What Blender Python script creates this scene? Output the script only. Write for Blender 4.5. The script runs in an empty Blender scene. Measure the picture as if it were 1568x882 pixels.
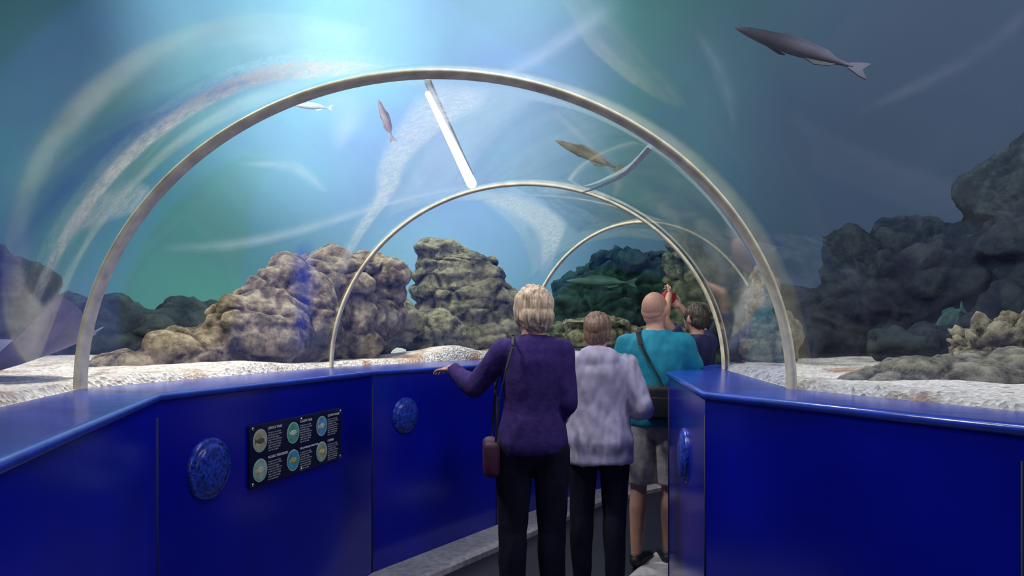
import bpy, bmesh, math, random
import numpy as np
from mathutils import Vector, Matrix, noise
random.seed(7)
D = bpy.data
scene = bpy.context.scene
scene.view_settings.view_transform = 'Standard'
LZ = 1.276   # ledge height

# ---------------------------------------------------------------- helpers
def link(o, parent=None):
    scene.collection.objects.link(o)
    if parent: o.parent = parent
    return o
def empty(name, loc=(0,0,0), rz=0, s=1):
    e = D.objects.new(name, None); e.empty_display_size=.1
    e.location=loc; e.rotation_euler=(0,0,rz); e.scale=(s,s,s)
    return link(e)
def mesh_obj(name, verts, faces, mat=None, parent=None, smooth=True):
    me = D.meshes.new(name); me.from_pydata([tuple(v) for v in verts], [], faces); me.update()
    o = D.objects.new(name, me)
    if mat: me.materials.append(mat)
    if smooth: me.polygons.foreach_set('use_smooth',[True]*len(me.polygons))
    return link(o, parent)
def bake(o):
    dg = bpy.context.evaluated_depsgraph_get(); dg.update()
    me = D.meshes.new_from_object(o.evaluated_get(dg))
    o.modifiers.clear(); old=o.data; o.data = me; D.meshes.remove(old)
    me.polygons.foreach_set('use_smooth',[True]*len(me.polygons))
def finish(bm, name, mat, parent=None, vox=.012, smooth=3, disp=None):
    me = D.meshes.new(name); bm.to_mesh(me); bm.free()
    o = D.objects.new(name, me); me.materials.append(mat); link(o, parent)
    if vox:
        m = o.modifiers.new('r','REMESH'); m.mode='VOXEL'; m.voxel_size=vox; m.use_smooth_shade=True
        if smooth:
            s = o.modifiers.new('s','SMOOTH'); s.iterations=smooth; s.factor=.5
        bake(o)
    if not o.data.materials: o.data.materials.append(mat)
    if disp:
        me=o.data
        ns=[v.normal.copy() for v in me.vertices]
        for v,n in zip(me.vertices,ns): v.co += n*disp(v.co)
        me.update()
    o.data.polygons.foreach_set('use_smooth',[True]*len(o.data.polygons))
    return o
def ring_loft(bm, rings, cap=True):
    vs=[[bm.verts.new(p) for p in r] for r in rings]; n=len(vs[0])
    for a,b in zip(vs,vs[1:]):
        for i in range(n): bm.faces.new((a[i],a[(i+1)%n],b[(i+1)%n],b[i]))
    if cap:
        bm.faces.new(vs[0][::-1]); bm.faces.new(vs[-1])
def zloft(bm, spec, n=28):
    ring_loft(bm, [[(cx+rx*math.cos(2*math.pi*i/n), cy+ry*math.sin(2*math.pi*i/n), z) for i in range(n)] for (cx,cy,z,rx,ry) in spec])
def ell(bm, c, r, rot=None, sub=3):
    M = Matrix.Translation(c) @ (rot.to_4x4() if rot else Matrix()) @ Matrix.Diagonal((*r,1))
    bmesh.ops.create_icosphere(bm, subdivisions=sub, radius=1, matrix=M)
def cone(bm, p1, r1, p2, r2, r_1=True, r_2=True, n=18):
    p1=Vector(p1); p2=Vector(p2); d=(p2-p1); L=d.length; q=d.to_track_quat('Z','Y').to_matrix()
    def ring(p,r): return [p+q@Vector((r*math.cos(2*math.pi*i/n), r*math.sin(2*math.pi*i/n),0)) for i in range(n)]
    ring_loft(bm,[ring(p1.lerp(p2,t),r1+(r2-r1)*t) for t in (0,.25,.5,.75,1)])
    if r_1: ell(bm,p1,(r1,)*3,sub=2)
    if r_2: ell(bm,p2,(r2,)*3,sub=2)
def box(bm, c, s, rot=None, bev=0):
    M=Matrix.Translation(c)@(rot.to_4x4() if rot else Matrix())@Matrix.Diagonal((*s,1))
    r=bmesh.ops.create_cube(bm,size=1,matrix=M)
    if bev:
        es=list({e for v in r['verts'] for e in v.link_edges})
        bmesh.ops.bevel(bm,geom=es,offset=bev,segments=3,affect='EDGES',profile=.5)

# ---------------------------------------------------------------- materials
def newmat(name):
    m=D.materials.new(name); m.use_nodes=True; nt=m.node_tree
    return m, nt, nt.nodes, nt.links, nt.nodes['Principled BSDF']
def ramp(N, stops):
    r=N.new('ShaderNodeValToRGB'); e=r.color_ramp.elements
    while len(e)<len(stops): e.new(.5)
    for el,(p,c) in zip(e,stops): el.position=p; el.color=(*c,1)
    return r
def simple(name, col, rough=.5, var=.12, scale=30, bump=.1, metal=0, spec=.5, bdist=.01):
    m,nt,N,Lk,B=newmat(name)
    tc=N.new('ShaderNodeTexCoord'); no=N.new('ShaderNodeTexNoise'); no.inputs['Scale'].default_value=scale; no.inputs['Detail'].default_value=4
    Lk.new(tc.outputs['Object'],no.inputs['Vector'])
    r=ramp(N,[(.3,[max(0,c*(1-var)) for c in col]),(.7,[min(1,c*(1+var)) for c in col])])
    Lk.new(no.outputs['Fac'],r.inputs['Fac']); Lk.new(r.outputs['Color'],B.inputs['Base Color'])
    B.inputs['Roughness'].default_value=rough; B.inputs['Metallic'].default_value=metal
    B.inputs['Specular IOR Level'].default_value=spec
    if bump:
        b=N.new('ShaderNodeBump'); b.inputs['Strength'].default_value=bump; b.inputs['Distance'].default_value=bdist
        Lk.new(no.outputs['Fac'],b.inputs['Height']); Lk.new(b.outputs['Normal'],B.inputs['Normal'])
    return m
def rockmat(name, dark, mid, light, scale=6, bump=.9, emis=0):
    m,nt,N,Lk,B=newmat(name)
    tc=N.new('ShaderNodeTexCoord')
    n1=N.new('ShaderNodeTexNoise'); n1.inputs['Scale'].default_value=scale; n1.inputs['Detail'].default_value=10; n1.inputs['Roughness'].default_value=.76
    v=N.new('ShaderNodeTexVoronoi'); v.inputs['Scale'].default_value=scale*5
    for t in (n1,v): Lk.new(tc.outputs['Object'],t.inputs['Vector'])
    r=ramp(N,[(.38,dark),(.5,mid),(.64,light)])
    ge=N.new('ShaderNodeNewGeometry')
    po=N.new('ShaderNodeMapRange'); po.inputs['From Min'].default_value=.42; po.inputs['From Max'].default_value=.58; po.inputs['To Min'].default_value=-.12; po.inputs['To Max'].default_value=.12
    Lk.new(ge.outputs['Pointiness'],po.inputs['Value'])  # puts crevice shade and pale ridge sediment into the rock colour
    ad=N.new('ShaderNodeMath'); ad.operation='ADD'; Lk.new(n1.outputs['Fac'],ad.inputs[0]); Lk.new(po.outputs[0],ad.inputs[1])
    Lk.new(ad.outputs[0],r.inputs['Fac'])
    Lk.new(r.outputs['Color'],B.inputs['Base Color']); B.inputs['Roughness'].default_value=.95
    B.inputs['Specular IOR Level'].default_value=.1
    hh=N.new('ShaderNodeMath'); hh.operation='MULTIPLY_ADD'; hh.inputs[1].default_value=.2
    Lk.new(v.outputs['Distance'],hh.inputs[0]); Lk.new(n1.outputs['Fac'],hh.inputs[2])
    b=N.new('ShaderNodeBump'); b.inputs['Strength'].default_value=bump; b.inputs['Distance'].default_value=.16
    Lk.new(hh.outputs[0],b.inputs['Height']); Lk.new(b.outputs['Normal'],B.inputs['Normal'])
    return m

M_blue=simple('glossy_blue_paint',(0.003,0.007,0.34),.20,.15,2.2,.03,spec=.7)
M_blue_rail=simple('blue_rail_paint',(0.014,0.045,0.42),.20,.2,12,.08,spec=.8)
M_seam=simple('seam_dark',(0.002,0.004,0.05),.6)
M_arch=simple('arch_cream_rubber',(0.80,0.70,0.48),.5,.25,14,.15)
M_archrefr=simple('arch_refraction_grey',(0.75,0.75,0.68),.5,.2,30)
M_floor=simple('dark_floor_vinyl',(0.012,0.012,0.022),.5,.3,60)
M_conc=simple('concrete_edging',(0.42,0.39,0.42),.8,.25,25,.3)
M_sign=simple('sign_navy',(0.006,0.008,0.04),.35,.1,20,.0)
M_white=simple('white_ink',(0.7,0.72,0.8),.5,.05,20,0)
M_steel=simple('steel_bolt',(0.7,0.7,0.75),.25,.1,20,0,metal=1)
R_left=rockmat('rock_beige',(.065,.052,.038),(.34,.275,.195),(.80,.69,.50),5)
R_mid=rockmat('rock_olive',(.050,.052,.030),(.25,.245,.145),(.62,.57,.37),5)
R_far=rockmat('rock_far_green',(.02,.035,.022),(.10,.12,.07),(.30,.30,.18),5)  # green water haze mixed into the rock colours
R_darkwater=rockmat('dark_water_green',(.003,.018,.016),(.010,.040,.033),(.030,.075,.055),3,.8)
R_dim=rockmat('rock_dim_blue',(.022,.034,.050),(.040,.057,.075),(.085,.11,.12),3)  # bluish haze of distant water mixed into the rock colours
R_right=rockmat('rock_pale',(.09,.085,.075),(.36,.34,.28),(.72,.67,.54),7)

def sandmat():
    m,nt,N,Lk,B=newmat('pale_gravel_sand')
    tc=N.new('ShaderNodeTexCoord')
    v=N.new('ShaderNodeTexVoronoi'); v.inputs['Scale'].default_value=60
    n=N.new('ShaderNodeTexNoise'); n.inputs['Scale'].default_value=3; n.inputs['Detail'].default_value=5
    Lk.new(tc.outputs['Object'],v.inputs['Vector']); Lk.new(tc.outputs['Object'],n.inputs['Vector'])
    r=ramp(N,[(0,(.26,.23,.22)),(.35,(.62,.57,.54)),(1,(.88,.83,.80))]); Lk.new(v.outputs['Color'],r.inputs['Fac'])
    r2=ramp(N,[(.55,(1,1,1)),(.68,(.50,.29,.14))]); Lk.new(n.outputs['Fac'],r2.inputs['Fac'])
    mx=N.new('ShaderNodeMixRGB'); mx.blend_type='MULTIPLY'; mx.inputs[0].default_value=.9
    Lk.new(r.outputs['Color'],mx.inputs[1]); Lk.new(r2.outputs['Color'],mx.inputs[2]); Lk.new(mx.outputs[0],B.inputs['Base Color'])
    B.inputs['Roughness'].default_value=.9; B.inputs['Specular IOR Level'].default_value=.1
    b=N.new('ShaderNodeBump'); b.inputs['Strength'].default_value=.8; b.inputs['Distance'].default_value=.012
    Lk.new(v.outputs['Distance'],b.inputs['Height']); Lk.new(b.outputs['Normal'],B.inputs['Normal'])
    return m
M_sand=sandmat()

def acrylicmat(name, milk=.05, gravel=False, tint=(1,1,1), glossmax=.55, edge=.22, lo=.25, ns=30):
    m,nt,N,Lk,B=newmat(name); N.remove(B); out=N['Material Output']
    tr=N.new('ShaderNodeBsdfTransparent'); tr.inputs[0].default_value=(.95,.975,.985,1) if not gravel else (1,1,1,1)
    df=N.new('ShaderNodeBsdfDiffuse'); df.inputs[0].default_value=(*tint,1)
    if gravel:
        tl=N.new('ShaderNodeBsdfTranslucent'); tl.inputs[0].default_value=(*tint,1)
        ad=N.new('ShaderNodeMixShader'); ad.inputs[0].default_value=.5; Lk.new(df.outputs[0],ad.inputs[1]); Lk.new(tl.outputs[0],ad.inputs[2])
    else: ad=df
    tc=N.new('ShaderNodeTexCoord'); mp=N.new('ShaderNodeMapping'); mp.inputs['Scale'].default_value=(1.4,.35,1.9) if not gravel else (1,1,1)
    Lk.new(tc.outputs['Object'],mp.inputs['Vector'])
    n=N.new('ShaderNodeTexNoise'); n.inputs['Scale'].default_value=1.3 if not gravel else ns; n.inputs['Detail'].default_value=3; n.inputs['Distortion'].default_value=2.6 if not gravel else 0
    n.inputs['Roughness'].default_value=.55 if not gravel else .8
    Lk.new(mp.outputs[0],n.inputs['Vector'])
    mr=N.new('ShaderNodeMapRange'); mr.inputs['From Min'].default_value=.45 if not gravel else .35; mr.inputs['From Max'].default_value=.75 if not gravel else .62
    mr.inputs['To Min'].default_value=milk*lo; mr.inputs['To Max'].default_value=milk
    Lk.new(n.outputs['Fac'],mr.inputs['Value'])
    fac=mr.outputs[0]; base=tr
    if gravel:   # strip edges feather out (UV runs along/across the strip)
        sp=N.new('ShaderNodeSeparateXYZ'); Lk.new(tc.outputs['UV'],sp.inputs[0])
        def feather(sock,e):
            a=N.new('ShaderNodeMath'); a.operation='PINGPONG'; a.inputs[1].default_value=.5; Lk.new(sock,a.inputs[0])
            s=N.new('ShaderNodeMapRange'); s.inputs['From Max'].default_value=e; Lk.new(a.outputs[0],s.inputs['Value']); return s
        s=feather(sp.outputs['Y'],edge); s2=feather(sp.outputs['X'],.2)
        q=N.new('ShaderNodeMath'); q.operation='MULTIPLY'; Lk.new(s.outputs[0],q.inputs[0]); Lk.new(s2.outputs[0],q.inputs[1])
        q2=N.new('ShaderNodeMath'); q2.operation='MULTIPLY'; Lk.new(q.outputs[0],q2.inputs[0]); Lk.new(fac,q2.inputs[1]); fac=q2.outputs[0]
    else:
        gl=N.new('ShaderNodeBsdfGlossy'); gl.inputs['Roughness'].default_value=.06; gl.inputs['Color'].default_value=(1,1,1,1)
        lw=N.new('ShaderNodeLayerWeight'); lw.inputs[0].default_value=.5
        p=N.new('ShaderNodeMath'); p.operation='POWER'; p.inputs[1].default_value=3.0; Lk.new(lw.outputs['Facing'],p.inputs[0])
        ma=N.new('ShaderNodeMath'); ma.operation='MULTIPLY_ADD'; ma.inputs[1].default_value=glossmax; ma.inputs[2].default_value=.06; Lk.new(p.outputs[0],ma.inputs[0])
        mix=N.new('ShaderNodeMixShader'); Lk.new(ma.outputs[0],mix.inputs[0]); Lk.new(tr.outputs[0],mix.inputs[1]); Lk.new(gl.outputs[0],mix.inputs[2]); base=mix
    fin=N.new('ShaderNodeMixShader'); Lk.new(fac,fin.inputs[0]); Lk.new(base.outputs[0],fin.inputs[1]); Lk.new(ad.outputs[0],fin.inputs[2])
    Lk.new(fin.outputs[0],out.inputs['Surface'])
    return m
M_acr=acrylicmat('clear_acrylic',.10,lo=.12)  # milky noise streaks painted in for haze and refracted wisps
M_band=acrylicmat('painted_refraction_white',.85,True,(.9,.88,.86),lo=.3,ns=22)  # band materials: painted reflections and gravel refractions in the acrylic
M_bandg=acrylicmat('painted_refraction_grey',.6,True,(.6,.65,.7),lo=.35,ns=20)
M_bandb=acrylicmat('painted_reflection_blue',.5,True,(.015,.06,.55),edge=.5,lo=.7,ns=1.5)
M_wisp=acrylicmat('painted_reflection_soft',.28,True,(.7,.8,.9),edge=.5,lo=.5,ns=4)
M_wispf=acrylicmat('painted_reflection_faint',.12,True,(.7,.75,.85),edge=.5,lo=.3,ns=6)
M_wispw=acrylicmat('painted_reflection_warm',.18,True,(.8,.7,.6),edge=.5,lo=.4,ns=5)

def tankmat():
    m,nt,N,Lk,B=newmat('blue_tank_water_wall')
    tc=N.new('ShaderNodeTexCoord'); mp=N.new('ShaderNodeMapping'); mp.inputs['Scale'].default_value=(.25,.25,.3)
    n=N.new('ShaderNodeTexNoise'); n.inputs['Scale'].default_value=1.0; n.inputs['Detail'].default_value=3; n.inputs['Distortion'].default_value=.8
    Lk.new(tc.outputs['Object'],mp.inputs['Vector']); Lk.new(mp.outputs[0],n.inputs['Vector'])
    r=ramp(N,[(.3,(.09,.145,.22)),(.5,(.095,.19,.225)),(.7,(.10,.235,.225))])
    Lk.new(n.outputs['Fac'],r.inputs['Fac']); 
    # dimmer water toward +x is put into the wall colour as navy
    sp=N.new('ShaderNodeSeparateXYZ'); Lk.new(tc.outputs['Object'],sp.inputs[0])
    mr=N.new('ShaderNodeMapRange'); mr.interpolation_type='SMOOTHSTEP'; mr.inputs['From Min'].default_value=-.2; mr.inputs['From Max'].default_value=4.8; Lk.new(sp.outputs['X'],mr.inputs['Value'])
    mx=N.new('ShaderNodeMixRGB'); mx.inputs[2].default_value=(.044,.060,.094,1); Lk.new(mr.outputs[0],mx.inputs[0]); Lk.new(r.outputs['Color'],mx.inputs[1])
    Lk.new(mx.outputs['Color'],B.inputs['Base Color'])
    B.inputs['Roughness'].default_value=1; B.inputs['Specular IOR Level'].default_value=0
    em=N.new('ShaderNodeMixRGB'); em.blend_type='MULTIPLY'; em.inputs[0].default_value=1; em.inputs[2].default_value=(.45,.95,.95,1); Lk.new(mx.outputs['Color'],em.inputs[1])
    Lk.new(em.outputs['Color'],B.inputs['Emission Color']); B.inputs['Emission Strength'].default_value=.28  # faint self-glow added for light scattered through the water
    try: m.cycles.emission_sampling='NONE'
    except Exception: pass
    return m
M_tank=tankmat()

# ---------------------------------------------------------------- tunnel geometry
ARCH=[((-.63,-1.0),(2.35,-.6),1.29),((-1.73,2.74),(1.12,2.74),1.262),((-1.24,4.70),(1.36,4.40),1.22),((.15,6.90),(2.10,5.60),1.25),((2.6,8.3),(3.7,6.3),1.25)]
def arch_at(s):
    i=min(int(s),len(ARCH)-2); t=s-i; a,b=ARCH[i],ARCH[i+1]
    L=Vector(a[0]).lerp(Vector(b[0]),t); R=Vector(a[1]).lerp(Vector(b[1]),t); return L,R,a[2]+(b[2]-a[2])*t
def shell_pt(s,deg,off=0):
    L,R,H=arch_at(s); c=(L+R)/2; h=(R-L)/2; th=math.radians(deg)
    k=1+off/h.length
    p=c+h*math.cos(th)*k
    return Vector((p.x,p.y,LZ+(H+off)*math.sin(th)))
ss=[i*(1/8) for i in range(8*(len(ARCH)-1)+1)]; NT=96
verts=[shell_pt(s,180*j/NT,.012) for s in ss for j in range(NT+1)]
faces=[(a*(NT+1)+j,(a+1)*(NT+1)+j,(a+1)*(NT+1)+j+1,a*(NT+1)+j+1) for a in range(len(ss)-1) for j in range(NT)]
mesh_obj('acrylic_tunnel',verts,faces,M_acr)
def rib(name,i,w,t,mat):
    L,R,H=arch_at(i); h=(R-L); ax=Vector((-h.y,h.x,0)).normalized()
    n=120; vs=[];fs=[]
    for j in range(n+1):
        d=180*j/n
        for (o,a) in ((.010,-w),(.010,w),(-t*.6,w),(-t,w*.8),(-t,-w*.8),(-t*.6,-w)):
            vs.append(shell_pt(i,d,o)+ax*a)
    for j in range(n):
        for k in range(6): fs.append((j*6+k,j*6+(k+1)%6,(j+1)*6+(k+1)%6,(j+1)*6+k))
    return mesh_obj(name,vs,fs,mat)
rib('tunnel_arch_rib',1,.034,.010,M_arch)
rib('tunnel_arch_rib',2,.022,.006,M_arch)
rib('tunnel_arch_rib',3,.022,.008,M_arch)
def strip(name,path,widths,mat,off=-.004,n=60):
    P=[];m=len(path)-1
    for j in range(n+1):
        u=j/n*m; i=min(int(u),m-1); f=u-i
        g=lambda k: path[max(0,min(m,k))]
        q=[]
        for c in (0,1):
            p0,p1,p2,p3=g(i-1)[c],g(i)[c],g(i+1)[c],g(i+2)[c]
            q.append(.5*((2*p1)+(-p0+p2)*f+(2*p0-5*p1+4*p2-p3)*f*f+(-p0+3*p1-3*p2+p3)*f**3))
        w=widths[i]+(widths[i+1]-widths[i])*f
        P.append((q[0],q[1],w))
    vs=[];uv=[];K=6
    for j,(s,d,w) in enumerate(P):
        a=P[max(0,j-1)];b=P[min(n,j+1)]
        T=(shell_pt(b[0],b[1])-shell_pt(a[0],a[1])).normalized()
        du=(shell_pt(s,d+1)-shell_pt(s,d-1)).normalized()
        s0=max(0.0001,min(len(ARCH)-1.011,s)); dv=(shell_pt(s0+.01,d)-shell_pt(s0,d)).normalized()
        nrm=du.cross(dv).normalized(); side=nrm.cross(T).normalized()
        ctr=shell_pt(s,d,off)
        for k in range(K+1):
            f=(k/K-.5)*2
            vs.append(ctr+side*(w*f/2)); uv.append((j/n,k/K))
    fs=[(j*(K+1)+k,(j+1)*(K+1)+k,(j+1)*(K+1)+k+1,j*(K+1)+k+1) for j in range(n) for k in range(K)]
    o=mesh_obj(name,vs,fs,mat)
    l=o.data.uv_layers.new(name='UVMap')
    for lp in o.data.loops: l.data[lp.index].uv=uv[lp.vertex_index]
    return o
strip('painted_reflection_band',[(.84,170),(.855,152),(.865,137),(.89,120),(.94,108),(.975,99)],[.09,.13,.15,.18,.18,.10],M_band)  # strips laid on the shell as painted reflections and refractions
strip('painted_reflection_band',[(1.05,86),(1.18,92),(1.5,112),(1.73,125),(1.92,158)],[.26,.34,.20,.15,.11],M_bandg)
strip('painted_reflection_band',[(2.02,103),(2.3,105),(2.7,115),(2.97,140)],[.14,.26,.3,.16],M_bandg)
strip('painted_reflection_band',[(.985,80),(.93,77),(.80,74)],[.06,.09,.08],M_wisp)
strip('painted_reflection_band',[(1.10,152),(1.35,147),(1.6,136),(1.8,120),(1.97,100)],[.05,.09,.12,.09,.05],M_wisp)
strip('painted_reflection_band',[(.84,154),(.92,147),(.985,144)],[.14,.20,.14],M_bandg)
strip('painted_reflection_band',[(.74,176),(.77,160),(.81,144),(.86,128),(.93,112)],[.30,.42,.38,.30,.18],M_bandb,off=-.008)  # blue sweep painted in as the blue wall's reflection
strip('painted_reflection_band',[(1.55,143),(1.65,150),(1.75,160),(1.80,174)],[.16,.26,.3,.3],M_bandb,off=-.008)
strip('painted_reflection_band',[(1.03,110),(1.12,108),(1.3,118)],[.12,.2,.10],M_wisp)
strip('painted_reflection_band',[(.80,64),(.84,56),(.90,47)],[.04,.09,.03],M_wispf,off=-.012)
strip('painted_reflection_band',[(.62,47),(.68,44),(.78,43)],[.03,.06,.03],M_wispf,off=-.012)
strip('painted_reflection_band',[(1.10,72),(1.3,66),(1.6,60),(1.85,62)],[.06,.12,.08,.03],M_wispw,off=-.014)
strip('painted_reflection_band',[(1.10,130),(1.25,126),(1.45,128)],[.03,.10,.03],M_wisp,off=-.014)
strip('painted_reflection_band',[(1.3,40),(1.5,44),(1.8,52)],[.03,.12,.03],M_wispf,off=-.014)
strip('painted_reflection_band',[(2.05,82),(2.4,70),(2.8,64)],[.04,.07,.03],M_wisp,off=-.012)
strip('arch_refraction_strip',[(1.99,72),(1.8,66),(1.45,58),(1.06,52.5)],[.012,.018,.022,.022],M_archrefr,off=-.01)  # strip modelled as the third arch's refraction in the acrylic

# ---------------------------------------------------------------- ledge walls
LI=[(-.21,-1.0),(-1.30,2.5),(-.85,4.15),(-.12,5.2),(.6,6.25),(1.75,7.2),(2.8,7.75)]
LO=[a[0] for a in ARCH]
RI=[(2.0,-.6),(1.22,1.63),(.73,2.58),(.93,4.05),(1.5,5.05),(2.3,5.25),(3.5,5.9)]
RO=[a[1] for a in ARCH]
def wall(name, inner, outer, inward):
    par=empty(name)
    bm=bmesh.new()
    for a,b in zip(inner,inner[1:]):
        v=[bm.verts.new(p) for p in ((*a,-.06),(*b,-.06),(*b,LZ-.03),(*a,LZ-.03))]; bm.faces.new(v)
    finish(bm,'panels',M_blue,par,vox=0)
    pts=[(*p,LZ) for p in inner]+[(*p,LZ) for p in outer[::-1]]
    bm=bmesh.new(); f=bm.faces.new([bm.verts.new(p) for p in pts]); f.normal_update()
    if f.normal.z<0: f.normal_flip()
    bmesh.ops.triangulate(bm,faces=[f])
    o=finish(bm,'ledge_top',M_blue_rail,par,vox=0)
    o.data.polygons.foreach_set('use_smooth',[False]*len(o.data.polygons))
    cu=D.curves.new('nosing','CURVE'); cu.dimensions='3D'; sp=cu.splines.new('POLY'); sp.points.add(len(inner)-1)
    for i,p in enumerate(inner): sp.points[i].co=(p[0],p[1],LZ-.014,1)
    cu.bevel_depth=.016; cu.bevel_resolution=4; cu.materials.append(M_blue_rail)
    link(D.objects.new('nosing_rail',cu),par)
    bm=bmesh.new()
    for p in inner[1:-1]:
        box(bm,(p[0]+inward*.001,p[1],.6),(.006,.006,LZ-.1))
    finish(bm,'panel_seams',M_seam,par,vox=0)
    return par
WL=wall('wall_left',LI,LO,1)
WR=wall('wall_right',RI,RO,-1)
M_cover=simple('worn_blue_cover',(.018,.045,.36),.25,.8,60,.15)
def port_cover(loc,u,r):
    n=Vector((u[1],-u[0],0)).normalized()
    par=empty('round_port_cover',loc); q=n.to_track_quat('Z','Y').to_matrix()
    bm=bmesh.new(); seg=48
    prof=[(0,.032),(.35,.031),(.6,.028),(.78,.022),(.80,.014),(.9,.016),(.97,.012),(1,.002),(1,-.004)]
    rings=[[q@Vector((max(a,.001)*r*math.cos(2*math.pi*i/seg),max(a,.001)*r*math.sin(2*math.pi*i/seg),h)) for i in range(seg)] for a,h in prof]
    ring_loft(bm,rings); finish(bm,'cover',M_cover,par,vox=0)
    bm=bmesh.new()
    for k in range(6):
        a=k*math.pi/3; ell(bm,q@Vector((.88*r*math.cos(a),.88*r*math.sin(a),.015)),(.005,)*3,sub=2)
    finish(bm,'screws',M_cover,par,vox=0)
    return par
port_cover((-1.228,2.765,.951),(.45,1.65),.125)
port_cover((-.688,4.383,.979),(.73,1.05),.115)
port_cover((.818,3.227,.924),(-.2,-1.47),.130)

def sign():
    u=Vector((.45,1.65,0)).normalized(); z=Vector((0,0,1)); n=u.cross(z)
    A=Vector((-1.163,3.0,0)); B=Vector((-.955,3.766,0)); W=(B-A).length; c=(A+B)/2; c.z=.953; Hh=.277
    par=D.objects.new('information_sign',None); link(par)
    par.matrix_world=Matrix.Translation(c+n*.012)@Matrix((u,z,n)).transposed().to_4x4()
    bm=bmesh.new(); box(bm,(0,0,-.003),(W,Hh,.012),bev=.003); finish(bm,'sign_board',M_sign,par,vox=0)
    ringm=simple('sign_ring',(.35,.6,.5),.5,.1,10,0)
    titles=['LIPSTICK TANG','YELLOW TANG','CLOWN WRASSE','PICASSO TRIGGERFISH','YELLOWBELLIED PARROTFISH','BOXFISH']
    bodies='Found on coral reefs,\nthis fish grows to 40cm\nand feeds on algae,\nsmall crabs and shrimp.\nIt hides in crevices at\nnight and may change\ncolour when resting\nnear the sea bed.'
    cols=[(.45,.42,.3),(.1,.35,.3),(.1,.3,.5),(.3,.45,.4),(.06,.3,.5),(.3,.35,.3)]
    fishc=[(.12,.1,.06),(.6,.65,.5),(.5,.6,.6),(.65,.6,.4),(.5,.5,.1),(.6,.5,.2)]
    for k in range(6):
        cx=-W/2+(.075+.327*(k%3))*W+.01; cy=.065 if k<3 else -.068
        bm=bmesh.new()
        bmesh.ops.create_cone(bm,cap_ends=True,segments=40,radius1=.052,radius2=.052,depth=.001,matrix=Matrix.Translation((cx,cy,.004)))
        finish(bm,'picture_ring',ringm,par,vox=0).data.polygons.foreach_set('use_smooth',[False]*42)
        bm=bmesh.new()
        bmesh.ops.create_cone(bm,cap_ends=True,segments=40,radius1=.046,radius2=.046,depth=.001,matrix=Matrix.Translation((cx,cy,.0052)))
        finish(bm,'picture_disc',simple('pic%d'%k,cols[k],.5,.3,30,0),par,vox=0).data.polygons.foreach_set('use_smooth',[False]*42)
        bm=bmesh.new(); ell(bm,(cx,cy,.006),(.028,.014,.0012),sub=2)
        v=[bm.verts.new(p) for p in ((cx-.022,cy,.0066),(cx-.038,cy+.013,.0066),(cx-.038,cy-.013,.0066))]; bm.faces.new(v)
        finish(bm,'picture_fish',simple('picf%d'%k,fishc[k],.5,.3,60,0),par,vox=0)
        for (txt,sz,dy,nm) in ((titles[k],.0155,.046,'sign_title'),(bodies,.0115,.027,'sign_text')):
            if len(txt)<30 and len(txt)>20: sz=.0125
            t=D.curves.new(nm,'FONT'); t.body=txt; t.size=sz; t.materials.append(M_white); t.space_line=1.0
            if nm=='sign_title': t.offset=.0006
            o=D.objects.new(nm,t); link(o,par); o.location=(cx+.058,cy+dy-.004,.0045)
    bm=bmesh.new()
    for x in (-W/2+.015,0,W/2-.015):
        for y in (-Hh/2+.015,Hh/2-.015): ell(bm,(x,y,.006),(.009,.009,.005),sub=2)
    finish(bm,'bolts',M_steel,par,vox=0)
sign()

# floor
pts=[(*p,0) for p in LI]+[(*p,0) for p in RI[::-1]]
o=mesh_obj('floor',pts,[tuple(range(len(pts)))],M_floor,smooth=False)
def edging(line,w,h,sgn):
    P=[Vector(p) for p in line]; vs=[];fs=[]
    for i,p in enumerate(P):
        a=P[max(0,i-1)];b=P[min(len(P)-1,i+1)]; t=(b-a).normalized(); nn=Vector((t.y,-t.x))*sgn
        for (q,z) in ((p+nn*.003,0),(p+nn*.003,h),(p+nn*(w-.02),h),(p+nn*w,h-.015),(p+nn*w,0)): vs.append((q.x,q.y,z))
    for i in range(len(P)-1):
        for k in range(4): fs.append((i*5+k,i*5+k+1,(i+1)*5+k+1,(i+1)*5+k))
    return mesh_obj('floor_edging',vs,fs,M_conc,smooth=False)
edging(LI[1:-1],.30,.05,1)
edging(RI[2:5],.26,.03,-1)

# ---------------------------------------------------------------- sand bed
foot=[Vector(p) for p in LO]+[Vector(p) for p in RO[::-1]]
def sd(X,Y):
    d=np.full(X.shape,1e9); ins=np.zeros(X.shape,bool); n=len(foot)
    for i in range(n):
        a=foot[i]; b=foot[(i+1)%n]; ex,ey=b.x-a.x,b.y-a.y
        t=np.clip(((X-a.x)*ex+(Y-a.y)*ey)/(ex*ex+ey*ey),0,1)
        d=np.minimum(d,np.hypot(X-a.x-t*ex,Y-a.y-t*ey))
        c=((a.y>Y)!=(b.y>Y)); 
        xi=a.x+(Y-a.y)*ex/(ey if abs(ey)>1e-9 else 1e-9)
        ins^= c&(X<xi)
    return np.where(ins,-d,d)
st=.05
xs=np.arange(-8.4,8.4,st); ys=np.arange(-3,10.6,st); X,Y=np.meshgrid(xs,ys); S=sd(X,Y)
k=np.clip((S+.03)/.08,0,1); k=k*k*(3-2*k)
def g(x,y,sx,sy,a): return a*np.exp(-((X-x)/sx)**2-((Y-y)/sy)**2)
Zb=1.305+g(-.55,6.0,.45,.35,.10)+g(-1.7,4.0,.35,.5,.03)+g(.1,7.3,.5,.3,.08)+g(-.3,6.6,.3,.3,.04)+np.clip((S-1.0)*.02,0,.3)
Zn=np.array([[noise.noise(Vector((x*2.2,y*2.2,0)))*.018+noise.noise(Vector((x*8,y*8,3)))*.008 for x in xs] for y in ys])
Z=1.2+(Zb+Zn-1.2)*k
nx=len(xs); ny=len(ys)
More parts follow.
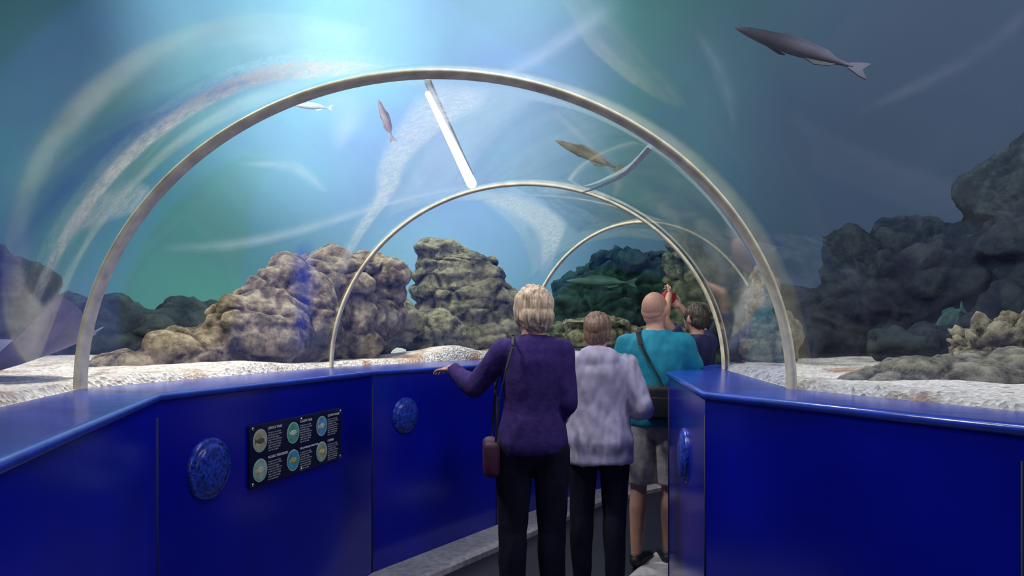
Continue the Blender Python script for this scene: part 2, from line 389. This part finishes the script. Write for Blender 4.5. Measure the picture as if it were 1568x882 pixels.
inside_dome=((X/8.3)**2+((Y-2)/8.4)**2)<1
keep=(S>-.12)&inside_dome
idx=-np.ones(X.shape,int); idx[keep]=np.arange(keep.sum())
vs=np.stack([X[keep],Y[keep],Z[keep]],1).tolist()
fs=[]
for j in range(ny-1):
    for i in range(nx-1):
        q=(idx[j,i],idx[j,i+1],idx[j+1,i+1],idx[j+1,i])
        if min(q)>=0: fs.append(tuple(int(a) for a in q))
mesh_obj('sand_bed',vs,fs,M_sand)

# tank wall (domed pool shell)
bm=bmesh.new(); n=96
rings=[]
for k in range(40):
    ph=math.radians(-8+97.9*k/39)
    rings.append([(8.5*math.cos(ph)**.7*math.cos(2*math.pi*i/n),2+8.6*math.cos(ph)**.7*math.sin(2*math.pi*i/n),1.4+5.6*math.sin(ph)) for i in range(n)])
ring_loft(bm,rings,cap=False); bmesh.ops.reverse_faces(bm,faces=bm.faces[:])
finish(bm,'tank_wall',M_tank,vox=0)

# ---------------------------------------------------------------- rocks
def rock(lumps,mat,vox=.03,amp=.09,fr=2.6,seed=0,strata=0,name='aquarium_rock',groove=1.5,fine=.2,oct=4):
    bm=bmesh.new()
    for i,l in enumerate(lumps):
        ell(bm,l[:3],l[3:6],sub=3)
    off=Vector((seed*7.3,seed*3.1,seed*5.7))
    def dd(c):
        q=Vector((c.x,c.y,c.z*1.4))
        p=q*fr+off
        a=noise.fractal(p,1.0,2.0,oct)*amp*1.3
        vd=noise.voronoi(q*fr*1.1+off+noise.noise_vector(c*5)*.15)[0]
        a+=-(max(0,.20-(vd[1]-vd[0])))*amp*groove*2
        a+=(.35-min(.7,vd[0]))*amp*.9
        a+=noise.fractal(c*fr*5+off,1.0,2.0,3)*amp*fine
        if strata:
            w=c.z*strata+noise.noise(c*2+off)*.9
            a+= (abs((w%1)-.5)*2)**4*-.05
        return a
    return finish(bm,name,mat,vox=vox,smooth=1,disp=dd)
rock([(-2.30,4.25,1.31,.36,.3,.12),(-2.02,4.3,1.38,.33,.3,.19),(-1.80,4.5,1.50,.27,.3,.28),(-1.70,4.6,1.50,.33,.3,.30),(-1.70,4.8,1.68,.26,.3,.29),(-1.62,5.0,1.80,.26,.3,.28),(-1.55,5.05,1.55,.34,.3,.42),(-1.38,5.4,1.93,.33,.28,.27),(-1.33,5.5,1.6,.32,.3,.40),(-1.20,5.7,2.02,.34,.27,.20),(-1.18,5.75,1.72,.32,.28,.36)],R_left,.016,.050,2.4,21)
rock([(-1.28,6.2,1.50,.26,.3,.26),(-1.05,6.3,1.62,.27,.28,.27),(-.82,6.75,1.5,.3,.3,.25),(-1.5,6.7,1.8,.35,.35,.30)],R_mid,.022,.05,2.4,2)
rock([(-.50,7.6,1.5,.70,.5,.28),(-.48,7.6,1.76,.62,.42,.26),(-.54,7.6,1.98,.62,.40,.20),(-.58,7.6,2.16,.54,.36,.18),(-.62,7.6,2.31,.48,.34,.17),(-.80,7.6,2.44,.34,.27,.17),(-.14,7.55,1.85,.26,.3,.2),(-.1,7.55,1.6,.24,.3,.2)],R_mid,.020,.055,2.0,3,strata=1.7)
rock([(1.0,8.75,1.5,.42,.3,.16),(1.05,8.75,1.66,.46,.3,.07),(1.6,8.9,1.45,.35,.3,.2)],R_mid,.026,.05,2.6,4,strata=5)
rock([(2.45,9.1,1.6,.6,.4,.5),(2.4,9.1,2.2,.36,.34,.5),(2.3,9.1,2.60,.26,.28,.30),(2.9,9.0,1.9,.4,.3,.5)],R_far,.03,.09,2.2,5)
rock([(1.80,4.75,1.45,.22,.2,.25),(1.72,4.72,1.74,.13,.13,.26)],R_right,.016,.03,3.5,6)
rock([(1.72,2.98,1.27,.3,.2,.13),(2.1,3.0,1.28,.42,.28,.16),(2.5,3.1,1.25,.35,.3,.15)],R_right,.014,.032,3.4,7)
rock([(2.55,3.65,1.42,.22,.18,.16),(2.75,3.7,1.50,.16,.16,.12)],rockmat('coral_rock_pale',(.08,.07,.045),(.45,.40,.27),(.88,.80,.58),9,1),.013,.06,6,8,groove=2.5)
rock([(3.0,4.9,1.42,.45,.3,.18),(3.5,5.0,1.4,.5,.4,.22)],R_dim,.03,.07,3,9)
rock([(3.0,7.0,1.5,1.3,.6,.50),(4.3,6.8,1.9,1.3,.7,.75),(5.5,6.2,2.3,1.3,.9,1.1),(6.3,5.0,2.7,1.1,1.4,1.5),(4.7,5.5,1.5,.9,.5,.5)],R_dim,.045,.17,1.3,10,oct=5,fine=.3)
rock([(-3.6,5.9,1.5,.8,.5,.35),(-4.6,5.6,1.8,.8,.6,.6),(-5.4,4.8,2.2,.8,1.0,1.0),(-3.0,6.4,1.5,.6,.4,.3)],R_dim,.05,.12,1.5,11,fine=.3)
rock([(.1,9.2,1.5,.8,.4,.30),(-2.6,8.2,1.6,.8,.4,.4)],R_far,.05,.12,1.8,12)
rock([(1.8,9.65,1.8,1.25,.28,1.05),(1.0,9.68,1.6,.8,.25,.8),(1.4,9.5,1.7,.5,.3,.5),(2.2,9.45,1.9,.4,.3,.6)],R_darkwater,.035,.16,1.8,13,oct=5,fine=.3,strata=1.5)  # dark mass added as the dim green water beyond the last arch

# ---------------------------------------------------------------- fish
def fish(loc,length,rz,pitch,mat,hgt=.28,wid=.14,name='reef_fish',roll=0,finmat=None):
    par=D.objects.new(name,None); link(par); par.location=loc; par.rotation_euler=(roll,pitch,rz)
    bm=bmesh.new(); n=20; L=length
    prof=[(-.5,.012),(-.47,.25),(-.40,.5),(-.28,.82),(-.12,1),(.05,.93),(.2,.66),(.32,.34),(.40,.2),(.44,.22)]
    rings=[[(x*L,wid*L/2*r*math.cos(2*math.pi*i/n),hgt*L/2*r*math.sin(2*math.pi*i/n)) for i in range(n)] for x,r in prof]
    ring_loft(bm,rings); o=finish(bm,'fish_body',mat,par,vox=0); m=o.modifiers.new('s','SUBSURF'); m.levels=m.render_levels=1
    def fin(nm,pts,thick=.006):
        bm=bmesh.new(); a=[bm.verts.new(Vector(p)*L+Vector((0,thick*L,0))) for p in pts]; b=[bm.verts.new(Vector(p)*L-Vector((0,thick*L,0))) for p in pts]
        bm.faces.new(a); bm.faces.new(b[::-1]); k=len(pts)
        for i in range(k): bm.faces.new((a[i],b[i],b[(i+1)%k],a[(i+1)%k]))
        finish(bm,nm,finmat or mat,par,vox=0).data.polygons.foreach_set('use_smooth',[False]*(k+2))
    h=hgt/2
    fin('tail_fin',[(.40,0,.02),(.50,0,h*.95),(.56,0,h*1.1),(.51,0,0),(.56,0,-h*1.1),(.50,0,-h*.95),(.40,0,-.02)])
    fin('dorsal_fin',[(-.22,0,h*.86),(-.12,0,h*1.45),(.05,0,h*1.35),(.22,0,h*1.05),(.30,0,h*.4),(.1,0,h*.75)])
    fin('anal_fin',[(.05,0,-h*.85),(.14,0,-h*1.35),(.26,0,-h*.9),(.30,0,-h*.4)])
    fin('pectoral_fin',[(-.20,wid*.5,-.01),(-.05,wid*.62,-h*.5),(-.10,wid*.6,-h*.7),(-.21,wid*.5,-h*.3)])
    bm=bmesh.new(); er=.06*hgt*L
    for s in (-1,1): ell(bm,(-.40*L,s*wid*L*.235,.06*hgt*L),(er,er*.5,er),sub=2)
    finish(bm,'eyes',M_eye,par,vox=0)
M_eye=simple('fish_eye',(.03,.03,.03),.3,.1,10,0)
F_y=simple('fish_tan',(.24,.23,.16),.5,.4,14,.1); F_w=simple('fish_silver',(.45,.5,.58),.3,.2,10,.1)
F_p=simple('fish_pink',(.42,.36,.40),.4,.3,12,.1); F_b=simple('shark_brown',(.085,.082,.105),.9,.25,3,.1,spec=.1); F_g=simple('fish_green',(.05,.12,.10),.6,.5,20,.1,spec=.2)
F_pg=simple('fish_pale_green',(.04,.08,.07),.7,.4,6,.1,spec=.1)
fish((.60,5.4,2.92),.58,.25,.35,F_y,.14,.12)
fish((-1.55,5.3,3.27),.28,.1,.05,F_w,.16,.12)
fish((-1.0,5.4,3.2),.32,.7,1.15,F_p,.2,.14)
fish((2.95,4.6,1.62),.24,.2,-.5,F_g,.36,.12)
fish((2.6,6.2,4.10),1.25,.1,.27,F_b,.11,.14,name='small_shark')
fish((1.15,8.95,2.2),.9,.1,.02,F_pg,.13,.12)
def ray():
    par=D.objects.new('stingray',None); link(par); par.location=(-2.10,2.98,1.40); par.rotation_euler=(math.radians(18),math.radians(-16),math.radians(-25)); par.scale=(.78,.78,.78)
    bm=bmesh.new(); n=40; K=10; rows=[]
    for j in range(n+1):
        u=-1+2*j/n; row=[]
        for k in range(K*2+1):
            v=-1+k/K
            x=u*.42; hw=.40*(1-abs(u))**.75
            y=v*hw+.02
            th=.05*(1-abs(u))**1.3*max(0,1-v*v)+.003
            z=.22*abs(u)**1.6
            row.append((x,y,z,th))
        rows.append(row)
    top=[[bm.verts.new((x,y,z+t)) for x,y,z,t in r] for r in rows]; bot=[[bm.verts.new((x,y,z-t*.5)) for x,y,z,t in r] for r in rows]
    for j in range(n):
        for k in range(2*K):
            bm.faces.new((top[j][k],top[j+1][k],top[j+1][k+1],top[j][k+1])); bm.faces.new((bot[j][k],bot[j][k+1],bot[j+1][k+1],bot[j+1][k]))
    m=simple('ray_skin',(.085,.07,.15),.5,.4,9,.2)
    finish(bm,'disc',m,par,vox=0)
    bm=bmesh.new(); cone(bm,(0,.35,.0),.014,(-.35,.75,.05),.004); 
    finish(bm,'tail',m,par,vox=0)
    bm=bmesh.new()
    for s in (-1,1): ell(bm,(s*.06,-.2,.055),(.02,.025,.018),sub=2)
    finish(bm,'eyes',M_eye,par,vox=0)
ray()

# ---------------------------------------------------------------- people
SKIN=simple('skin_tone',(.50,.27,.20),.5,.1,20,.05)
def hand(par,w,d,mat,spread=(0,0,1),curl=.5,side=1):
    w=Vector(w); d=Vector(d).normalized(); s=Vector(spread); s=(s-d*s.dot(d)).normalized(); nrm=d.cross(s)*side
    bm=bmesh.new()
    q=Matrix((s,d,nrm)).transposed()
    ell(bm,w+d*.045,(.038,.05,.014),rot=q); cone(bm,w-d*.02,.024,w+d*.02,.024)
    for i,(o,L) in enumerate(((-.030,.060),(-.010,.074),(.010,.080),(.029,.070))):
        p=w+d*.082+s*o; a=0; r=.0085
        for seg in (.45,.3,.25):
            a+=curl*(.5 if seg==.45 else .9)
            dd=(d*math.cos(a)+nrm*math.sin(a)+s*o*2).normalized(); p2=p+dd*L*seg*1.05
            cone(bm,p,r,p2,r*.92,n=10); p=p2; r*=.92
    p=w+d*.02+s*.03; p2=p+(d*.6+s*.8+nrm*.25).normalized()*.035; p3=p2+(d*.95+s*.3+nrm*.4).normalized()*.03
    cone(bm,p,.012,p2,.010,n=10); cone(bm,p2,.010,p3,.008,n=10)
    return finish(bm,'hand',mat,par,vox=.0045,smooth=2)
def folds(a,f=14,seed=0,hz=False):
    def fn(c):
        q=Vector((c.x*f,c.y*f,c.z*f*(.35 if not hz else 1.6)+seed))
        return a*(noise.noise(q)+.5*noise.noise(q*2.3)+.25)
    return fn
def person(name,loc,rz,H,skin,top,bottom,hairm,shoe,arms,stance=.09,wide=1.0,lean=.0,head_yaw=0,head_pitch=0,hair='short',sleeve=1.0,shorts=False,belly=0,hem=.86,loose=.014,legs=None,hood=False,shw=1.0):
    s=H/1.70; par=empty(name,loc,rz,s)
    def Sx(p):
        p=Vector(p)
        if p.z>.95: p.y+=lean*(p.z-.95)
        return p
    W=wide
    base=[(.86,.150,.105),(.93,.170,.118),(1.0,.160,.110),(1.08,.142,.100),(1.15,.138,.100),(1.25,.150,.108),(1.34,.165*shw,.108),(1.40,.150*shw,.092),(1.44,.100,.075),(1.465,.062,.06)]
    def torso(bm,add,zmin,zmax=2,flare=0):
        spec=[]
        first=np.interp(zmin,[b[0] for b in base],[b[1] for b in base]); f2=np.interp(zmin,[b[0] for b in base],[b[2] for b in base])
        spec.append((0,lean*max(0,zmin-.95),zmin,first*W+add+flare,f2+add+flare))
        for z,rx,ry in base:
            if zmin<z<zmax:
                k=belly*math.exp(-((z-1.08)/.12)**2)
                fl=flare*max(0,1-(z-zmin)/.2)
                spec.append((0,lean*max(0,z-.95)+k*.5,z,rx*W+add+fl+k*.4,ry+add+fl+k*.5))
        zloft(bm,spec)
    legs=legs or [((-stance,0,.90),(-stance-.01,.01,.48),(-stance-.01,-.02,.085),0),((stance,0,.90),(stance+.01,.01,.48),(stance+.01,-.02,.085),0)]
    bm=bmesh.new(); torso(bm,0,.86)
    for h,k,a,ty in legs:
        h,k,a=Vector(h),Vector(k),Vector(a)
        cs=1 if shorts else .82
        cone(bm,h,.080,k,.052*cs); m=k.lerp(a,.3); m.y-=.012*cs; cone(bm,k,.050*cs,m,.055*cs); cone(bm,m,.055*cs,a,.034)
        cone(bm,a,.034,(a.x,a.y-.02,.035),.032); cone(bm,(a.x,a.y,.04),.035,(a.x+math.sin(ty)*.15,a.y+math.cos(ty)*.15,.028),.026)
    for A in arms:
        sh,el,wr=Sx(A[0]),Sx(A[1]),Sx(A[2])
        cone(bm,sh,.050,el,.038); m=el.lerp(wr,.25); cone(bm,el,.038,m,.040); cone(bm,m,.040,wr,.025)
        cone(bm,(0,sh.y,1.40),.055,sh,.050)
    cone(bm,Sx((0,-.01,1.42)),.058*(.9+.1*W),Sx((0,.0,1.53)),.052)
    hc=Sx((0,.012,1.53)); R=(Matrix.Rotation(head_yaw,3,'Z')@Matrix.Rotation(head_pitch,3,'X'))
    def hp(x,y,z): return hc+R@Vector((x,y,z-1.53))
    ell(bm,hp(0,-.005,1.605),(.076,.096,.096),rot=R); ell(bm,hp(0,.03,1.545),(.056,.062,.068),rot=R); ell(bm,hp(0,-.03,1.56),(.066,.062,.07),rot=R)
    cone(bm,hp(0,.088,1.605),.010,hp(0,.108,1.572),.015)
    ell(bm,hp(0,.085,1.535),(.026,.012,.006),rot=R); ell(bm,hp(0,.086,1.545),(.026,.012,.005),rot=R); ell(bm,hp(0,.08,1.50),(.02,.016,.016),rot=R)
    ell(bm,hp(0,.080,1.628),(.055,.014,.010),rot=R)
    for e in (-1,1): ell(bm,hp(e*.079,-.005,1.585),(.011,.02,.034),rot=R)
    finish(bm,'body',skin,par,vox=.0095,smooth=3)
    bm=bmesh.new()
    for e in (-1,1): ell(bm,hp(e*.031,.077,1.607),(.013,.012,.011),sub=2)
    finish(bm,'eyes',M_eye,par,vox=0)
    for i,A in enumerate(arms):
        if len(A)>3: hand(par,Sx(A[2]),A[3],skin,A[4],A[5],A[6])
    bm=bmesh.new(); torso(bm,loose,hem,flare=.012)
    for A in arms:
        sh,el,wr=Sx(A[0]),Sx(A[1]),Sx(A[2])
        cone(bm,(0,sh.y,1.395),.064,sh,.060+loose*.3)
        if sleeve<=.5:
            e2=sh.lerp(el,sleeve*1.6); cone(bm,sh,.060+loose*.4,e2,.060+loose*.5,True,False)
        else:
            cone(bm,sh,.058+loose*.4,el,.046+loose*.8); w2=el.lerp(wr,.97); cone(bm,el,.046+loose*.8,w2,.034+loose*.5,True,False)
    if hood:
        ell(bm,Sx((0,-.085,1.42)),(.12,.05,.085)); cone(bm,Sx((-.07,0,1.45)),.035,Sx((.07,0,1.45)),.035)
    finish(bm,'shirt' if not hood else 'hooded_jacket',top,par,vox=.011,smooth=4,disp=folds(.010 if not hood else .018,15,loc[0]*9))
    bm=bmesh.new(); torso(bm,.008,.87,1.02)
    ell(bm,(0,-.01,.90),(.160*W,.115,.10))
    for h,k,a,ty in legs:
        h,k,a=Vector(h),Vector(k),Vector(a)
        if shorts:
            e=h.lerp(k,.92); cone(bm,h,.100,e,.092,True,False)
        else:
            m=k.lerp(a,.3); m.y-=.012
            cone(bm,h,.096,k,.070); cone(bm,k,.070,m,.068); cone(bm,m,.068,a.lerp(k,.05),.058,True,False)
    finish(bm,'shorts' if shorts else 'trousers',bottom,par,vox=.012,smooth=3,disp=folds(.010,13,3))
    for h,k,a,ty in legs:
        a=Vector(a); bm=bmesh.new(); f=Vector((math.sin(ty),math.cos(ty),0))
        cone(bm,(a.x,a.y-.03,.046),.042,Vector((a.x,a.y,.046))+f*.07,.042); cone(bm,Vector((a.x,a.y,.045))+f*.06,.043,Vector((a.x,a.y,.034))+f*.17,.033); cone(bm,(a.x,a.y-.015,.05),.042,(a.x,a.y-.01,.085),.045,True,False)
        finish(bm,'shoe',shoe,par,vox=.008,smooth=2)
    if hair:
        bm=bmesh.new()
        if hair=='bob':
            ell(bm,hp(0,-.022,1.618),(.098,.106,.102),rot=R); ell(bm,hp(0,-.05,1.560),(.090,.075,.088),rot=R); ell(bm,hp(-.055,-.01,1.59),(.046,.065,.08),rot=R); ell(bm,hp(.055,-.01,1.59),(.046,.065,.08),rot=R)
            amp=.014
        elif hair=='crop':
            ell(bm,hp(0,-.018,1.618),(.088,.100,.098),rot=R); ell(bm,hp(0,-.045,1.575),(.082,.064,.078),rot=R); amp=.009
        else:
            ell(bm,hp(0,-.012,1.611),(.0775,.0965,.0945),rot=R); ell(bm,hp(0,-.04,1.57),(.066,.058,.06),rot=R); amp=.0012
        f=lambda c: amp*(noise.noise(Vector((c.x*60,c.y*60,c.z*10)))+.7*noise.noise(Vector((c.x*25,c.y*25,c.z*7))))
        finish(bm,'hair',hairm,par,vox=.005,smooth=1,disp=f)
    return par,Sx
def hairmat(name,c):
    m,nt,N,Lk,B=newmat(name)
    tc=N.new('ShaderNodeTexCoord'); mp=N.new('ShaderNodeMapping'); mp.inputs['Scale'].default_value=(130,130,14); no=N.new('ShaderNodeTexNoise'); no.inputs['Scale'].default_value=1; no.inputs['Detail'].default_value=3
    Lk.new(tc.outputs['Object'],mp.inputs['Vector']); Lk.new(mp.outputs[0],no.inputs['Vector'])
    r=ramp(N,[(.3,[x*.5 for x in c]),(.65,[min(1,x*1.2) for x in c])]); Lk.new(no.outputs['Fac'],r.inputs['Fac']); Lk.new(r.outputs['Color'],B.inputs['Base Color'])
    B.inputs['Roughness'].default_value=.5
    b=N.new('ShaderNodeBump'); b.inputs['Strength'].default_value=.5; b.inputs['Distance'].default_value=.006; Lk.new(no.outputs['Fac'],b.inputs['Height']); Lk.new(b.outputs['Normal'],B.inputs['Normal'])
    return m
purple=simple('purple_knit',(.034,.017,.115),.85,.2,40,.3,spec=.2); navytr=simple('dark_trousers',(.006,.006,.018),.85,.2,40,.2,spec=.2)
grey=simple('pale_lilac_jacket',(.33,.30,.43),.6,.2,12,.3); teal=simple('teal_tshirt',(.0,.19,.29),.8,.15,20,.2)
khaki=simple('grey_shorts',(.34,.31,.33),.85,.2,30,.3); navy=simple('navy_shirt',(.02,.025,.10),.8,.2,20,.2); blackm=simple('black_shoe',(.012,.012,.02),.5,.2,20,.1)

# woman in purple, left hand resting on the ledge
person('woman_in_purple_top',(.105,3.5,0),math.radians(4),1.73,SKIN,purple,navytr,hairmat('hair_grey_blonde',(.60,.44,.31)),blackm,
  [((-.150,0,1.385),(-.29,.06,1.20),(-.41,.24,1.285),(-.5,.8,-.05),(0,1,0),.3,1),((.150,0,1.385),(.175,-.02,1.12),(.14,.19,1.02),(-.1,.9,.2),(0,0,1),.6,1)],
  hair='bob',lean=.03,head_yaw=.3,head_pitch=-.08,hem=.88,loose=.010,wide=.94,shw=.92)
# shorter person in pale jacket
person('person_in_pale_jacket',(.50,3.96,0),math.radians(-6),1.62,SKIN,grey,navytr,hairmat('hair_brown',(.20,.12,.085)),blackm,
  [((-.165,0,1.385),(-.24,-.02,1.12),(-.16,.20,1.10),(.3,.9,.1),(0,0,1),.6,-1),((.165,0,1.385),(.265,-.03,1.13),(.18,.18,1.10),(-.3,.9,.1),(0,0,1),.6,1)],
  hair='crop',lean=.10,head_yaw=-.25,hem=.80,loose=.032,hood=True,wide=1.05)
# man in teal t-shirt
man,SxM=person('man_in_teal_shirt',(.925,4.42,0),math.radians(-14),1.77,SKIN,teal,khaki,simple('shaved_hair',(.38,.20,.15),.6,.15,80,.1),blackm,
  [((-.175,0,1.385),(-.25,.06,1.13),(-.10,.27,1.20),(.4,.8,.3),(0,0,1),.8,-1),((.175,0,1.385),(.25,.10,1.15),(.10,.30,1.25),(-.4,.8,.3),(0,0,1),.8,1)],
  hair='shaved',lean=.06,head_yaw=-.35,sleeve=.45,shorts=True,wide=1.14,belly=.03,hem=.88,loose=.014,
  legs=[((-.09,0,.90),(-.10,.02,.48),(-.11,-.05,.085),.4),((.09,0,.90),(.09,.03,.48),(.08,.05,.085),-.3)])
strapm=simple('black_webbing',(.01,.01,.015),.7,.2,60,.2)
bm=bmesh.new()
def rib2(bm,pts,w,th):
    for a,b in zip(pts,pts[1:]): 
        a,b=Vector(a),Vector(b); d=b-a; q=d.to_track_quat('Z','Y').to_matrix()
        box(bm,(a+b)/2,(w,th,d.length*1.15),rot=q,bev=.002)
rib2(bm,[(-.085,.07,1.462),(-.095,.02,1.478),(-.10,-.05,1.45),(-.08,-.105,1.38),(-.03,-.128,1.28),(.03,-.130,1.18),(.08,-.135,1.07)],.03,.007)
finish(bm,'shoulder_strap',strapm,man,vox=0)
bm=bmesh.new(); box(bm,(.03,-.185,1.03),(.17,.09,.20),bev=.025); box(bm,(.03,-.235,1.01),(.13,.03,.12),bev=.01)
finish(bm,'waist_pouch',strapm,man,vox=0)
bm=bmesh.new(); zloft(bm,[(0,.02,1.02,.215,.165),(0,.02,1.05,.213,.163)]); finish(bm,'pouch_belt',strapm,man,vox=0)
p4,Sx4=person('person_in_navy_shirt',(1.50,5.55,0),math.radians(35),1.74,SKIN,navy,navytr,hairmat('hair_dark',(.05,.035,.03)),blackm,
  [((-.165,0,1.385),(-.33,.04,1.58),(-.14,.16,1.78),(.5,.3,.3),(0,0,1),.9,-1),((.165,0,1.385),(.22,.12,1.50),(.06,.22,1.70),(-.5,.3,.3),(0,0,1),.9,1)],
  hair='crop',sleeve=.4,hem=.86)
redm=simple('red_camera',(.4,.02,.03),.4,.2,20,.1)
bm=bmesh.new(); box(bm,(-.03,.26,1.77),(.13,.05,.085),bev=.01); cone(bm,(-.03,.28,1.77),.03,(-.03,.33,1.77),.028,False,False)
finish(bm,'camera',redm,p4,vox=0)
par=D.objects['woman_in_purple_top']
bm=bmesh.new(); box(bm,(-.21,-.02,.86),(.08,.22,.18),bev=.03)
finish(bm,'shoulder_bag',simple('plum_bag',(.05,.006,.03),.6,.3,20,.2),par,vox=0)
bm=bmesh.new(); rib2(bm,[(-.19,-.10,.94),(-.175,-.115,1.15),(-.14,-.118,1.30),(-.105,-.09,1.42),(-.10,.0,1.462),(-.12,.09,1.40),(-.18,.12,1.2),(-.20,.08,.94)],.014,.006)
finish(bm,'bag_strap',strapm,par,vox=0)

# ---------------------------------------------------------------- lamps
def area(name,loc,tgt,size,power,col):
    l=D.lights.new(name,'AREA'); l.size=size; l.energy=power; l.color=col
    o=D.objects.new(name,l); link(o); o.location=loc; o.rotation_euler=(Vector(tgt)-Vector(loc)).to_track_quat('-Z','Y').to_euler()
def spot(name,loc,tgt,ang,power,col):
    l=D.lights.new(name,'SPOT'); l.spot_size=math.radians(ang); l.spot_blend=1; l.energy=power; l.color=col; l.shadow_soft_size=.2
    o=D.objects.new(name,l); link(o); o.location=loc; o.rotation_euler=(Vector(tgt)-Vector(loc)).to_track_quat('-Z','Y').to_euler()
area('tank_fill_light',(-2.2,3.4,4.2),(-1.7,4.6,1.3),.5,125,(1,.93,.80))  # unseen area lights added above the tank to brighten sand and rocks
area('tank_fill_light',(-.9,6.3,5.3),(-.6,7.5,1.5),.5,165,(1,1,.8))
area('tank_fill_light',(2.6,2.4,3.6),(2.2,3.4,1.3),.5,36,(.95,.95,.93))
area('tank_fill_light',(1.5,8.0,6),(1.5,8.9,1.5),.6,75,(.85,1,.8))
area('walkway_fill_light',(.1,2.6,3.9),(.3,3.8,.8),.8,50,(.88,.88,1))  # added unseen fill for people and walls, overhead and behind the camera
area('walkway_fill_light',(.9,-.6,2.3),(-.9,2.9,.8),.6,15,(.85,.87,1))
spot('water_glow_spot',(-1.2,2.6,5.6),(-2.8,8.3,5.5),42,6500,(.85,.93,.96))  # unseen spots added to throw soft glows on the tank wall
spot('water_glow_spot',(0,2.6,5.6),(-1.0,9.0,5.0),50,7500,(.95,.60,1))
spot('water_glow_spot',(0,4.0,5.8),(-.6,10.4,2.6),40,1200,(.7,.9,1))
spot('water_glow_spot',(-1,3,5.6),(-4.6,8.6,2.2),54,900,(.40,1,.85))
spot('water_glow_spot',(1,3,5.6),(.9,10,4.0),50,1500,(.7,1,.85))
spot('water_glow_spot',(2.5,2.6,5.6),(5.0,7,5.0),80,2200,(.85,.88,1))
par=empty('fluorescent_tank_light',(-.555,6.6,3.3)); d=Vector((.15,3.0,0)).normalized()
m,nt,N,Lk,B=newmat('lit_tube'); B.inputs['Emission Color'].default_value=(1,1,1,1); B.inputs['Emission Strength'].default_value=3
bm=bmesh.new(); cone(bm,-d*1.5,.02,d*1.5,.06); finish(bm,'tube',m,par,vox=0)
bm=bmesh.new(); box(bm,(0,0,.09),(.05,3.0,.04),rot=Matrix.Rotation(math.atan2(-d.x,d.y),3,'Z'),bev=.01); finish(bm,'fitting',simple('fitting_grey',(.2,.25,.3),.5),par,vox=0)

w=D.worlds.new('World'); scene.world=w; w.use_nodes=True
w.node_tree.nodes['Background'].inputs[0].default_value=(0,0,0,1); w.node_tree.nodes['Background'].inputs[1].default_value=0

cam=D.cameras.new('Camera'); cam.lens=24; cam.sensor_width=36; cam.shift_y=.0472; cam.clip_start=.02
co=D.objects.new('Camera',cam); link(co); co.location=(0,0,1.486); co.rotation_euler=(math.radians(90),0,0)
scene.camera=co
